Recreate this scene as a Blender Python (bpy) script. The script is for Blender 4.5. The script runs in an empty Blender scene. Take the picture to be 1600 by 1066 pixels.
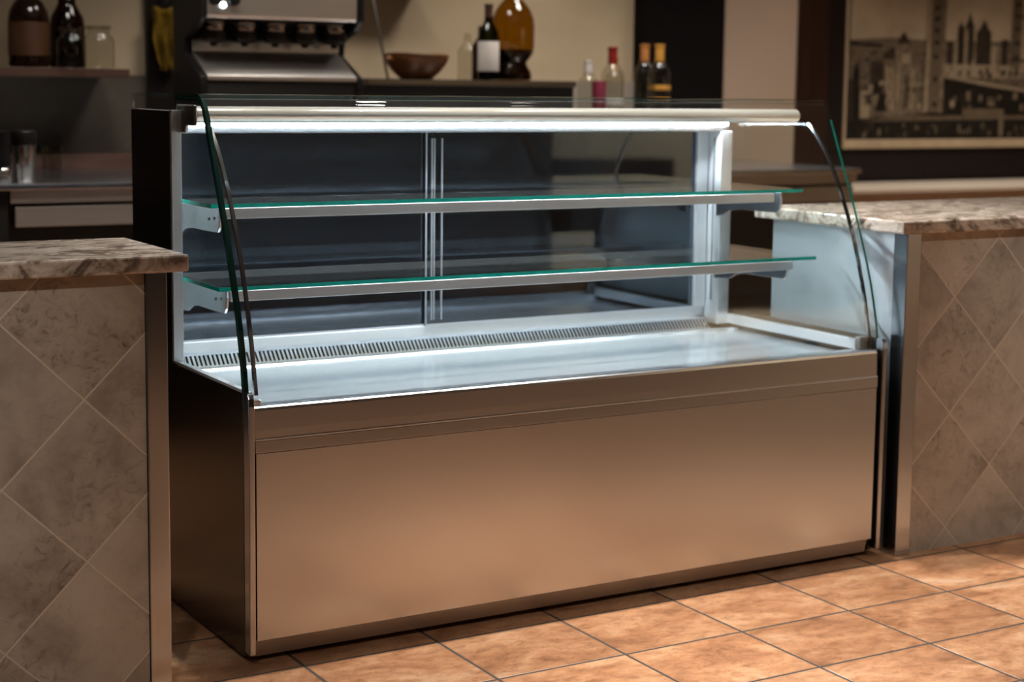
import bpy, bmesh, math, random
from mathutils import Vector, Matrix
random.seed(7)
SC = bpy.context.scene
COL = SC.collection
PI = math.pi

# ------------------------------------------------------------------ camera
F_PX, YAW, PITCH, ROLL = 2628.06, math.radians(-30.997), math.radians(-6.945), math.radians(0.738)
CAM = Vector((-1.41395, -3.29277, 1.26697))
cam_data = bpy.data.cameras.new('camera')
cam = bpy.data.objects.new('camera', cam_data); COL.objects.link(cam)
cy_, sy_, cp_, sp_ = math.cos(YAW), math.sin(YAW), math.cos(PITCH), math.sin(PITCH)
fw = Vector((-sy_*cp_, cy_*cp_, sp_)); rt = Vector((cy_, sy_, 0)); upv = rt.cross(fw)
cr, sr = math.cos(ROLL), math.sin(ROLL)
r2, u2 = cr*rt + sr*upv, -sr*rt + cr*upv
m = Matrix((( r2.x, u2.x, -fw.x, CAM.x), (r2.y, u2.y, -fw.y, CAM.y), (r2.z, u2.z, -fw.z, CAM.z), (0, 0, 0, 1)))
cam.matrix_world = m
cam_data.sensor_width = 36.0
cam_data.lens = F_PX/1600*36
cam_data.shift_x = -28.56/1600
cam_data.shift_y = -79.36/1600
cam_data.clip_start = 0.05
cam_data.dof.use_dof = True
cam_data.dof.focus_distance = 3.7
cam_data.dof.aperture_fstop = 2.8
SC.camera = cam

# ------------------------------------------------------------------ world, lights, exposure
SC.view_settings.view_transform = 'Standard'
SC.view_settings.look = 'None'
SC.view_settings.gamma = 1.0
SC.view_settings.exposure = 1.0
SC.view_settings.use_curve_mapping = False
w = bpy.data.worlds.new('world'); SC.world = w; w.use_nodes = True
w.node_tree.nodes['Background'].inputs[0].default_value = (1.0, 0.78, 0.58, 1)
w.node_tree.nodes['Background'].inputs[1].default_value = 0.02
cyc = SC.cycles
cyc.max_bounces = 14; cyc.diffuse_bounces = 4; cyc.glossy_bounces = 6; cyc.transmission_bounces = 8
cyc.transparent_max_bounces = 40
cyc.caustics_reflective = True; cyc.caustics_refractive = False
cyc.sample_clamp_indirect = 4.0
cyc.use_denoising = True

WARM = (1.0, 0.925, 0.84)
def spot(name, loc, tgt, power, ang=70, blend=0.6, col=WARM, rad=0.06):
    d = bpy.data.lights.new(name, 'SPOT'); d.energy = power; d.color = col
    d.spot_size = math.radians(ang); d.spot_blend = blend; d.shadow_soft_size = rad
    o = bpy.data.objects.new(name, d); COL.objects.link(o); o.location = loc
    o.rotation_euler = (Vector(tgt)-Vector(loc)).to_track_quat('-Z', 'Y').to_euler()
    return o
def area(name, loc, tgt, power, sx, sy, col=WARM):
    d = bpy.data.lights.new(name, 'AREA'); d.energy = power; d.color = col
    d.shape = 'RECTANGLE'; d.size = sx; d.size_y = sy
    o = bpy.data.objects.new(name, d); COL.objects.link(o); o.location = loc
    o.rotation_euler = (Vector(tgt)-Vector(loc)).to_track_quat('-Z', 'Y').to_euler()
    return o
# ceiling downlights in a row above the counter line
for x, p in ((-1.3, 22), (0.35, 110), (1.05, 100), (1.65, 95), (2.6, 48), (3.6, 40)):
    spot('ceiling_spot', (x, 0.35, 2.76), (x, 0.05, 0), p, 64, 0.9, WARM, 0.05)
# ceiling downlights over the customer side, close in front of the counters
for x, y, p in ((0.6, -1.0, 42), (1.35, -1.0, 40)):
    spot('hall_spot', (x, y, 2.76), (x, y+0.12, 0), p, 50, 0.9, WARM, 0.05)
spot('hall_spot', (-1.15, -1.65, 2.76), (-1.2, 0.0, 0.42), 62, 48, 1.0, WARM, 0.05)
spot('hall_spot', (2.75, -1.65, 2.76), (2.75, 0.0, 0.42), 66, 52, 1.0, WARM, 0.05)
for x, p in ((-0.2, 58), (1.2, 46), (2.7, 44), (4.2, 36)):  # row added to brighten the far floor mirrored in the steel front
    spot('hall_spot', (x, -2.55, 2.76), (x, -2.5, 0), p, 70, 0.95, WARM, 0.05)
# ceiling downlights over the bar side
for x, y, p in ((0.2, 1.75, 56), (1.2, 2.2, 50), (2.5, 2.3, 70), (3.9, 2.2, 50), (5.3, 1.9, 110)):
    spot('bar_spot', (x, y, 2.72), (x+0.05, y+0.25, 0), p, 110, 0.9, WARM, 0.26)
# fill spots added to brighten the opposite wall mirrored in the lamp canopy
for x, p in ((5.1, 120), (6.4, 90)):
    spot('wall_fill_spot', (x, -3.7, 2.72), (x, -4.6, 1.3), p, 90, 0.9, WARM, 0.08)

# ------------------------------------------------------------------ node helpers and materials
def new_mat(name):
    mt = bpy.data.materials.new(name); mt.use_nodes = True
    nt = mt.node_tree
    for n in list(nt.nodes): nt.nodes.remove(n)
    out = nt.nodes.new('ShaderNodeOutputMaterial')
    return mt, nt, out
def N(nt, t, **kw):
    n = nt.nodes.new(t)
    for k, v in kw.items(): setattr(n, k, v)
    return n
def L(nt, a, b): nt.links.new(a, b)
def M(nt, op, a, b=None, c=None):
    n = N(nt, 'ShaderNodeMath', operation=op)
    for i, v in enumerate((a, b, c)):
        if v is None: continue
        if isinstance(v, (int, float)): n.inputs[i].default_value = v
        else: L(nt, v, n.inputs[i])
    return n.outputs[0]
def ramp(nt, fac, stops, interp='LINEAR'):
    n = N(nt, 'ShaderNodeValToRGB'); n.color_ramp.interpolation = interp
    e = n.color_ramp.elements
    while len(e) > 1: e.remove(e[-1])
    e[0].position = stops[0][0]; e[0].color = (*stops[0][1], 1)
    for p, c in stops[1:]:
        x = e.new(p); x.color = (*c, 1)
    L(nt, fac, n.inputs[0]); return n.outputs[0]
def mixc(nt, fac, a, b, mode='MIX'):
    n = N(nt, 'ShaderNodeMix', data_type='RGBA', blend_type=mode)
    for i, v in ((0, fac), (6, a), (7, b)):
        if isinstance(v, (int, float)): n.inputs[i].default_value = v
        elif isinstance(v, tuple): n.inputs[i].default_value = (*v, 1)
        else: L(nt, v, n.inputs[i])
    return n.outputs[2]
def coords(nt, scale=(1, 1, 1), loc=(0, 0, 0), rot=(0, 0, 0)):
    tc = N(nt, 'ShaderNodeTexCoord'); mp = N(nt, 'ShaderNodeMapping')
    mp.inputs['Scale'].default_value = scale; mp.inputs['Location'].default_value = loc; mp.inputs['Rotation'].default_value = rot
    L(nt, tc.outputs['Object'], mp.inputs[0]); return mp.outputs[0]
def noise(nt, vec, scale, detail=4, rough=0.55, dist=0.0):
    n = N(nt, 'ShaderNodeTexNoise'); n.inputs['Scale'].default_value = scale
    n.inputs['Detail'].default_value = detail; n.inputs['Roughness'].default_value = rough
    n.inputs['Distortion'].default_value = dist
    if vec is not None: L(nt, vec, n.inputs['Vector'])
    return n.outputs['Fac']
def bump(nt, h, strength=0.2, dist=0.002):
    n = N(nt, 'ShaderNodeBump'); n.inputs['Strength'].default_value = strength; n.inputs['Distance'].default_value = dist
    L(nt, h, n.inputs['Height']); return n.outputs[0]
def bsdf(nt, out, col=None, rough=0.5, metal=0.0, spec=None, normal=None):
    b = N(nt, 'ShaderNodeBsdfPrincipled')
    if isinstance(col, tuple): b.inputs['Base Color'].default_value = (*col, 1)
    elif col is not None: L(nt, col, b.inputs['Base Color'])
    if isinstance(rough, (int, float)): b.inputs['Roughness'].default_value = rough
    else: L(nt, rough, b.inputs['Roughness'])
    b.inputs['Metallic'].default_value = metal
    if spec is not None: b.inputs['Specular IOR Level'].default_value = spec
    if normal is not None: L(nt, normal, b.inputs['Normal'])
    L(nt, b.outputs[0], out.inputs[0]); return b
def plain(name, col, rough=0.5, metal=0.0, spec=None, var=0.12, vs=9.0):
    mt, nt, out = new_mat(name)
    v = noise(nt, coords(nt), vs, 4, 0.6)
    lo = tuple(c*(1-var) for c in col); hi = tuple(min(1, c*(1+var)) for c in col)
    bsdf(nt, out, ramp(nt, v, [(0.3, lo), (0.7, hi)]), rough, metal, spec)
    return mt
def steel(name, col=(0.62, 0.58, 0.54), rough=0.3, axis='x', aniso=0.0, grain=0.05, metal=1.0):
    mt, nt, out = new_mat(name)
    sc = {'x': (1.5, 260, 260), 'z': (260, 260, 1.5), 'y': (260, 1.5, 260)}[axis]
    g = noise(nt, coords(nt, sc), 1.0, 2, 0.5)
    blotch = noise(nt, coords(nt, (2.2, 2.2, 2.2)), 1.0, 2, 0.5)
    r = M(nt, 'ADD', M(nt, 'MULTIPLY', g, grain*1.6), M(nt, 'MULTIPLY_ADD', blotch, 0.05, rough-0.05))
    lo = tuple(c*(1-grain) for c in col); hi = tuple(min(1, c*(1+grain)) for c in col)
    b = bsdf(nt, out, ramp(nt, g, [(0.3, lo), (0.7, hi)]), r, metal, None, bump(nt, g, 0.012, 0.0004))
    if aniso:
        b.inputs['Anisotropic'].default_value = aniso
        t = N(nt, 'ShaderNodeTangent', direction_type='RADIAL', axis='X'); L(nt, t.outputs[0], b.inputs['Tangent'])
    return mt
def schlick(nt, f0=0.04):
    g = N(nt, 'ShaderNodeNewGeometry'); d = N(nt, 'ShaderNodeVectorMath', operation='DOT_PRODUCT')
    L(nt, g.outputs['Normal'], d.inputs[0]); L(nt, g.outputs['Incoming'], d.inputs[1])
    c = M(nt, 'MINIMUM', M(nt, 'ABSOLUTE', d.outputs['Value']), 1.0)
    return M(nt, 'MULTIPLY_ADD', M(nt, 'POWER', M(nt, 'SUBTRACT', 1.0, c), 5.0), 1.0-f0, f0)
def thin_glass(name, tint=(0.975, 0.99, 0.985), ior=1.5, rough=0.0, gain=1.0):
    mt, nt, out = new_mat(name)
    fr = schlick(nt, ((ior-1)/(ior+1))**2)
    t = N(nt, 'ShaderNodeBsdfTransparent'); t.inputs[0].default_value = (*tint, 1)
    g = N(nt, 'ShaderNodeBsdfGlossy'); g.inputs['Roughness'].default_value = rough
    g.inputs['Color'].default_value = (1, 1, 1, 1)
    f = M(nt, 'MULTIPLY', fr, gain); f = M(nt, 'MINIMUM', f, 1.0)
    mx = N(nt, 'ShaderNodeMixShader'); L(nt, f, mx.inputs[0]); L(nt, t.outputs[0], mx.inputs[1]); L(nt, g.outputs[0], mx.inputs[2])
    L(nt, mx.outputs[0], out.inputs[0]); return mt
def bottle_glass(name, tint, edge, rough=0.0, gain=1.0):
    mt, nt, out = new_mat(name)
    g = N(nt, 'ShaderNodeNewGeometry'); d = N(nt, 'ShaderNodeVectorMath', operation='DOT_PRODUCT')
    L(nt, g.outputs['Normal'], d.inputs[0]); L(nt, g.outputs['Incoming'], d.inputs[1])
    col = ramp(nt, M(nt, 'ABSOLUTE', d.outputs['Value']), [(0.0, edge), (0.45, tint)])
    t = N(nt, 'ShaderNodeBsdfTransparent'); L(nt, col, t.inputs[0])
    gl = N(nt, 'ShaderNodeBsdfGlossy'); gl.inputs['Roughness'].default_value = rough; gl.inputs['Color'].default_value = (1, 1, 1, 1)
    f = M(nt, 'MINIMUM', M(nt, 'MULTIPLY', schlick(nt), gain), 1.0)
    mx = N(nt, 'ShaderNodeMixShader'); L(nt, f, mx.inputs[0]); L(nt, t.outputs[0], mx.inputs[1]); L(nt, gl.outputs[0], mx.inputs[2])
    L(nt, mx.outputs[0], out.inputs[0]); return mt
def mirror_glass(name, tint, refl, rough=0.03):
    mt, nt, out = new_mat(name)
    fr = schlick(nt)
    t = N(nt, 'ShaderNodeBsdfTransparent'); t.inputs[0].default_value = (*tint, 1)
    g = N(nt, 'ShaderNodeBsdfGlossy'); g.inputs['Roughness'].default_value = rough
    g.inputs['Color'].default_value = (0.72, 0.84, 1.0, 1)
    f = M(nt, 'MINIMUM', M(nt, 'ADD', fr, refl), 1.0)
    mx = N(nt, 'ShaderNodeMixShader'); L(nt, f, mx.inputs[0]); L(nt, t.outputs[0], mx.inputs[1]); L(nt, g.outputs[0], mx.inputs[2])
    L(nt, mx.outputs[0], out.inputs[0]); return mt
def glass_edge(name, col, rough=0.15, spec=0.5):
    # coloured cut edge of a pane; clear when looked at through the pane from inside
    mt, nt, out = new_mat(name)
    v = noise(nt, coords(nt), 25, 3, 0.6)
    b = bsdf(nt, out, ramp(nt, v, [(0.3, tuple(c*0.8 for c in col)), (0.7, tuple(min(1, c*1.2) for c in col))]), rough, 0, spec)
    g = N(nt, 'ShaderNodeNewGeometry'); t = N(nt, 'ShaderNodeBsdfTransparent'); t.inputs[0].default_value = (0.92, 0.98, 0.96, 1)
    mx = N(nt, 'ShaderNodeMixShader'); L(nt, g.outputs['Backfacing'], mx.inputs[0]); L(nt, b.outputs[0], mx.inputs[1]); L(nt, t.outputs[0], mx.inputs[2])
    L(nt, mx.outputs[0], out.inputs[0]); return mt
def emit(name, col, s):
    mt, nt, out = new_mat(name)
    e = N(nt, 'ShaderNodeEmission'); e.inputs[0].default_value = (*col, 1); e.inputs[1].default_value = s
    L(nt, e.outputs[0], out.inputs[0]); return mt

def floor_mat():
    mt, nt, out = new_mat('terracotta_floor_tile')
    tc = N(nt, 'ShaderNodeTexCoord'); sp = N(nt, 'ShaderNodeSeparateXYZ'); L(nt, tc.outputs['Object'], sp.inputs[0])
    PX, PY = 0.33, 0.2767
    u = M(nt, 'DIVIDE', sp.outputs[0], PX); v = M(nt, 'DIVIDE', sp.outputs[1], PY)
    fu = M(nt, 'FRACT', u); fv = M(nt, 'FRACT', v)
    du = M(nt, 'MULTIPLY', M(nt, 'MINIMUM', fu, M(nt, 'SUBTRACT', 1.0, fu)), PX)
    dv = M(nt, 'MULTIPLY', M(nt, 'MINIMUM', fv, M(nt, 'SUBTRACT', 1.0, fv)), PY)
    wob = noise(nt, coords(nt), 55, 2)
    d = M(nt, 'ADD', M(nt, 'MINIMUM', du, dv), M(nt, 'MULTIPLY_ADD', wob, 0.0012, -0.0006))
    tile = ramp(nt, M(nt, 'DIVIDE', d, 0.012), [(0.24, (0, 0, 0)), (0.32, (1, 1, 1))])
    cb = N(nt, 'ShaderNodeCombineXYZ'); L(nt, M(nt, 'FLOOR', u), cb.inputs[0]); L(nt, M(nt, 'FLOOR', v), cb.inputs[1])
    wn = N(nt, 'ShaderNodeTexWhiteNoise', noise_dimensions='3D'); L(nt, cb.outputs[0], wn.inputs['Vector'])
    off = N(nt, 'ShaderNodeVectorMath', operation='SCALE'); L(nt, wn.outputs['Color'], off.inputs[0]); off.inputs['Scale'].default_value = 9.0
    ad = N(nt, 'ShaderNodeVectorMath', operation='ADD'); L(nt, tc.outputs['Object'], ad.inputs[0]); L(nt, off.outputs[0], ad.inputs[1])
    mp = N(nt, 'ShaderNodeMapping'); mp.inputs['Scale'].default_value = (1, 1.6, 1); L(nt, ad.outputs[0], mp.inputs[0])
    n1 = noise(nt, mp.outputs[0], 5.0, 6, 0.62, 0.6); n2 = noise(nt, mp.outputs[0], 26, 6, 0.7, 0.4); n3 = noise(nt, mp.outputs[0], 70, 6, 0.7, 1.5)
    base = ramp(nt, n1, [(0.28, (0.25, 0.120, 0.062)), (0.45, (0.42, 0.210, 0.108)), (0.58, (0.54, 0.305, 0.172)), (0.75, (0.60, 0.44, 0.31))])
    base = mixc(nt, 0.75, base, ramp(nt, n2, [(0.3, (0.50, 0.43, 0.38)), (0.52, (0.97, 0.96, 0.95)), (0.75, (1.18, 1.12, 1.06))]), 'MULTIPLY')
    pit = ramp(nt, n3, [(0.33, (0.55, 0.46, 0.40)), (0.43, (1, 1, 1)), (0.68, (1.12, 1.1, 1.08))])
    base = mixc(nt, 0.8, base, pit, 'MULTIPLY')
    tone = ramp(nt, wn.outputs['Value'], [(0, (0.84, 0.82, 0.80)), (1, (1.1, 1.08, 1.06))])
    base = mixc(nt, 1.0, base, tone, 'MULTIPLY')
    col = mixc(nt, tile, (0.050, 0.044, 0.040), base)
    rg = M(nt, 'ADD', M(nt, 'MULTIPLY', n2, 0.22), 0.24)
    rg = M(nt, 'MULTIPLY_ADD', M(nt, 'SUBTRACT', 1.0, tile), 0.4, rg)
    h = M(nt, 'ADD', ramp(nt, M(nt, 'DIVIDE', d, 0.012), [(0.2, (0, 0, 0)), (0.6, (1, 1, 1))]), M(nt, 'MULTIPLY', n2, 0.10))
    bsdf(nt, out, col, rg, 0, 0.45, bump(nt, h, 0.7, 0.004))
    return mt

def diamond_mat(name, x0, z0, diag):
    mt, nt, out = new_mat(name)
    tc = N(nt, 'ShaderNodeTexCoord'); g = N(nt, 'ShaderNodeNewGeometry')
    sp = N(nt, 'ShaderNodeSeparateXYZ'); L(nt, g.outputs['Position'], sp.inputs[0])
    x = M(nt, 'SUBTRACT', sp.outputs[0], x0); z = M(nt, 'SUBTRACT', sp.outputs[2], z0)
    a = M(nt, 'DIVIDE', M(nt, 'ADD', x, z), diag); b = M(nt, 'DIVIDE', M(nt, 'SUBTRACT', x, z), diag)
    fa = M(nt, 'FRACT', a); fb = M(nt, 'FRACT', b)
    da = M(nt, 'MINIMUM', fa, M(nt, 'SUBTRACT', 1.0, fa)); db = M(nt, 'MINIMUM', fb, M(nt, 'SUBTRACT', 1.0, fb))
    d = M(nt, 'MULTIPLY', M(nt, 'MINIMUM', da, db), diag*0.7071)
    tile = ramp(nt, M(nt, 'DIVIDE', d, 0.01), [(0.13, (0, 0, 0)), (0.22, (1, 1, 1))])
    cb = N(nt, 'ShaderNodeCombineXYZ'); L(nt, M(nt, 'FLOOR', a), cb.inputs[0]); L(nt, M(nt, 'FLOOR', b), cb.inputs[1])
    wn = N(nt, 'ShaderNodeTexWhiteNoise', noise_dimensions='3D'); L(nt, cb.outputs[0], wn.inputs['Vector'])
    off = N(nt, 'ShaderNodeVectorMath', operation='SCALE'); L(nt, wn.outputs['Color'], off.inputs[0]); off.inputs['Scale'].default_value = 7.0
    ad = N(nt, 'ShaderNodeVectorMath', operation='ADD'); L(nt, g.outputs['Position'], ad.inputs[0]); L(nt, off.outputs[0], ad.inputs[1])
    n1 = noise(nt, ad.outputs[0], 6.5, 5, 0.6, 0.5); n2 = noise(nt, ad.outputs[0], 34, 6, 0.72, 1.4); n3 = noise(nt, ad.outputs[0], 3.0, 2, 0.5)
    base = ramp(nt, n1, [(0.30, (0.30, 0.255, 0.21)), (0.5, (0.44, 0.385, 0.322)), (0.7, (0.52, 0.46, 0.39))])
    veins = ramp(nt, n2, [(0.30, (0.34, 0.29, 0.25)), (0.47, (0.92, 0.91, 0.90)), (0.7, (1.08, 1.06, 1.05))])
    msk = ramp(nt, n3, [(0.42, (0.15, 0.15, 0.15)), (0.62, (0.95, 0.95, 0.95))])
    base = mixc(nt, msk, base, mixc(nt, 1.0, base, veins, 'MULTIPLY'))
    tone = ramp(nt, wn.outputs['Value'], [(0, (0.88, 0.87, 0.86)), (1, (1.08, 1.07, 1.06))])
    base = mixc(nt, 1.0, base, tone, 'MULTIPLY')
    col = mixc(nt, tile, (0.62, 0.53, 0.43), base)
    h = M(nt, 'ADD', tile, M(nt, 'MULTIPLY', n2, 0.18))
    bsdf(nt, out, col, 0.48, 0, 0.4, bump(nt, h, 0.35, 0.003))
    return mt

def stone_mat():
    mt, nt, out = new_mat('polished_granite')
    v = coords(nt, (1.3, 2.0, 2.0), (0, 0, 0), (0, 0, 0.35))
    n0 = noise(nt, v, 2.6, 3, 0.5)
    n1 = noise(nt, v, 5.0, 8, 0.68, 2.6)
    n2 = noise(nt, coords(nt), 38, 6, 0.7, 1.0)
    base = ramp(nt, n1, [(0.30, (0.06, 0.045, 0.036)), (0.41, (0.17, 0.13, 0.105)), (0.48, (0.44, 0.37, 0.31)), (0.60, (0.68, 0.60, 0.53)), (0.72, (0.34, 0.275, 0.22))])
    sp = ramp(nt, n2, [(0.30, (0.35, 0.30, 0.27)), (0.43, (0.9, 0.88, 0.86)), (0.65, (1.1, 1.06, 1.02))])
    col = mixc(nt, 0.8, base, sp, 'MULTIPLY')
    col = mixc(nt, ramp(nt, n0, [(0.45, (0, 0, 0)), (0.65, (0.5, 0.5, 0.5))]), col, (0.40, 0.33, 0.27))
    bsdf(nt, out, col, 0.16, 0, 0.5, bump(nt, n2, 0.05, 0.001))
    return mt

def plaster(name, col, mott=0.10, rough=0.85):
    mt, nt, out = new_mat(name)
    n1 = noise(nt, coords(nt), 1.6, 5, 0.6, 0.3); n2 = noise(nt, coords(nt), 60, 4, 0.6)
    lo = tuple(c*(1-mott) for c in col); hi = tuple(min(1, c*(1+mott)) for c in col)
    bsdf(nt, out, ramp(nt, n1, [(0.3, lo), (0.7, hi)]), rough, 0, 0.25, bump(nt, n2, 0.08, 0.002))
    return mt
def wood(name, c1, c2, rough=0.45, axis='x', sc=3.0):
    mt, nt, out = new_mat(name)
    s = {'x': (0.7, 9, 9), 'z': (9, 9, 0.7), 'y': (9, 0.7, 9)}[axis]
    n1 = noise(nt, coords(nt, s), sc, 6, 0.6, 1.2)
    bsdf(nt, out, ramp(nt, n1, [(0.3, c1), (0.7, c2)]), rough, 0, 0.35, bump(nt, n1, 0.08, 0.002))
    return mt

MT = {}
MT['floor'] = floor_mat()
MT['tileL'] = diamond_mat('beige_diamond_tile', -0.472, 0.632, 0.333)
MT['tileR'] = diamond_mat('beige_diamond_tile_cool', 1.946, 0.3815, 0.324)
MT['stone'] = stone_mat()
MT['steel'] = steel('brushed_steel', (0.60, 0.635, 0.69), 0.27, 'x', 0, 0.006)
MT['steel_v'] = steel('brushed_steel_upright', (0.50, 0.525, 0.57), 0.20, 'z', 0, 0.03)
MT['alu'] = steel('satin_aluminium', (0.74, 0.76, 0.78), 0.30, 'x', 0, 0.03, 0.7)
MT['alu_v'] = steel('satin_aluminium_upright', (0.74, 0.76, 0.78), 0.30, 'z', 0, 0.03, 0.7)
MT['machine_steel'] = steel('machine_steel', (0.60, 0.57, 0.54), 0.42, 'x', 0, 0.03)
MT['shiny'] = steel('shiny_steel', (0.82, 0.80, 0.78), 0.22, 'z', 0, 0.01)
MT['bracket'] = steel('bracket_metal', (0.62, 0.64, 0.66), 0.22, 'z', 0, 0.02)
MT['grille'] = steel('grille_metal', (0.20, 0.215, 0.23), 0.45, 'x', 0, 0.03, 0.35)
MT['panel_end'] = steel('satin_end_panel_steel', (0.42, 0.44, 0.455), 0.5, 'z', 0, 0.03, 0.6)
MT['rail_bright'] = steel('bright_satin_rail', (0.78, 0.80, 0.82), 0.4, 'x', 0, 0.02, 0.3)
MT['tray'] = steel('brushed_tray_steel', (0.72, 0.74, 0.77), 0.24, 'x', 0, 0.025, 0.82)
MT['chrome'] = steel('chrome_strip', (0.42, 0.42, 0.42), 0.10, 'z', 0, 0.01)
MT['canopy'] = steel('polished_canopy_metal', (0.80, 0.76, 0.70), 0.16, 'x', 0, 0.02, 0.6)
MT['dark_steel'] = steel('dark_side_steel', (0.11, 0.10, 0.09), 0.26, 'z', 0, 0.015)
MT['black'] = plain('black_plastic', (0.008, 0.007, 0.007), 0.4, 0, 0.25)
MT['matte_black'] = plain('matte_black', (0.008, 0.007, 0.006), 0.7)
MT['gasket'] = plain('grey_gasket', (0.10, 0.10, 0.095), 0.5)
MT['glass'] = thin_glass('clear_case_glass', (0.975, 0.99, 0.985), 1.55)
MT['side_pane'] = thin_glass('clear_side_pane', (0.975, 0.99, 0.985), 1.36, 0.0, 0.08)
MT['shelf_glass'] = thin_glass('clear_shelf_glass', (0.975, 0.99, 0.988))
MT['door_glass'] = mirror_glass('sliding_door_glass', (0.16, 0.19, 0.22), 0.17)
MT['edge_dark'] = glass_edge('dark_green_glass_edge', (0.003, 0.036, 0.027), 0.3, 0.3)
MT['edge_teal'] = glass_edge('teal_glass_edge', (0.004, 0.42, 0.33), 0.2)
MT['seal'] = plain('dark_green_seal', (0.001, 0.022, 0.017), 0.9, 0, 0.0)
MT['band_teal'] = glass_edge('teal_edge_band', (0.003, 0.13, 0.10), 0.4, 0.1)
MT['led'] = emit('cool_led', (0.78, 0.89, 1.0), 250.0)
MT['wall'] = plaster('beige_plaster', (0.53, 0.415, 0.275))
MT['wall_pillar'] = plaster('warm_beige_pillar_paint', (0.42, 0.31, 0.23), 0.04)
MT['concrete'] = plaster('grey_stone_splashback', (0.10, 0.082, 0.064), 0.38, 0.7)
MT['band'] = plaster('pale_tile_band', (0.40, 0.34, 0.28), 0.06, 0.6)
MT['ceiling'] = plaster('ceiling_paint', (0.16, 0.14, 0.12), 0.04)
MT['front_dark'] = plain('dark_panelling', (0.020, 0.017, 0.015), 0.6)
MT['black_col'] = plain('black_lacquer', (0.004, 0.003, 0.003), 0.7, 0, 0.1)
MT['dkwood'] = wood('dark_red_wood', (0.014, 0.005, 0.0025), (0.028, 0.010, 0.0045), 0.4, 'z')
MT['blackwood'] = wood('near_black_wood', (0.004, 0.0015, 0.0012), (0.009, 0.0035, 0.0022), 0.45, 'z')
MT['shelfwood'] = wood('brown_shelf_wood', (0.055, 0.026, 0.018), (0.10, 0.05, 0.035), 0.45, 'x')
MT['bowlwood'] = wood('orange_brown_bowl_wood', (0.10, 0.035, 0.010), (0.26, 0.095, 0.028), 0.35, 'x', 2.0)
MT['pale'] = plaster('pale_beige_laminate', (0.46, 0.38, 0.30), 0.05, 0.45)
MT['bottle_clear'] = bottle_glass('clear_bottle_glass', (0.88, 0.88, 0.84), (0.25, 0.25, 0.21), 0.03)
MT['bottle_amber'] = bottle_glass('amber_glass', (0.55, 0.36, 0.055), (0.10, 0.045, 0.004), 0.03)
MT['bottle_brown'] = bottle_glass('brown_glass', (0.16, 0.065, 0.015), (0.02, 0.006, 0.001), 0.03)
MT['bottle_green'] = bottle_glass('green_glass', (0.14, 0.17, 0.035), (0.015, 0.02, 0.003), 0.03)
MT['brown_liquid'] = plain('dark_brown_liquid', (0.012, 0.004, 0.002), 0.1, 0, 0.5)
MT['amber_label'] = plain('amber_brown_label', (0.065, 0.022, 0.005), 0.55)
MT['white_label'] = plain('off_white_label', (0.62, 0.57, 0.53), 0.7)
MT['orange_label'] = plain('orange_label', (0.62, 0.30, 0.05), 0.5)
MT['red_cap'] = plain('dark_red_foil', (0.22, 0.012, 0.012), 0.35)
MT['orange_cap'] = plain('copper_orange_foil', (0.45, 0.18, 0.05), 0.35)
MT['gold_cap'] = plain('golden_orange_foil', (0.58, 0.28, 0.05), 0.35)
MT['yellow'] = plain('mustard_yellow_cloth', (0.15, 0.085, 0.006), 0.8, 0, 0.2, 0.5, 14)
MT['pink'] = plain('pink_plastic', (0.26, 0.035, 0.07), 0.4)
MT['gold_frame'] = plain('pale_gold_moulding', (0.40, 0.29, 0.18), 0.45)

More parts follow.
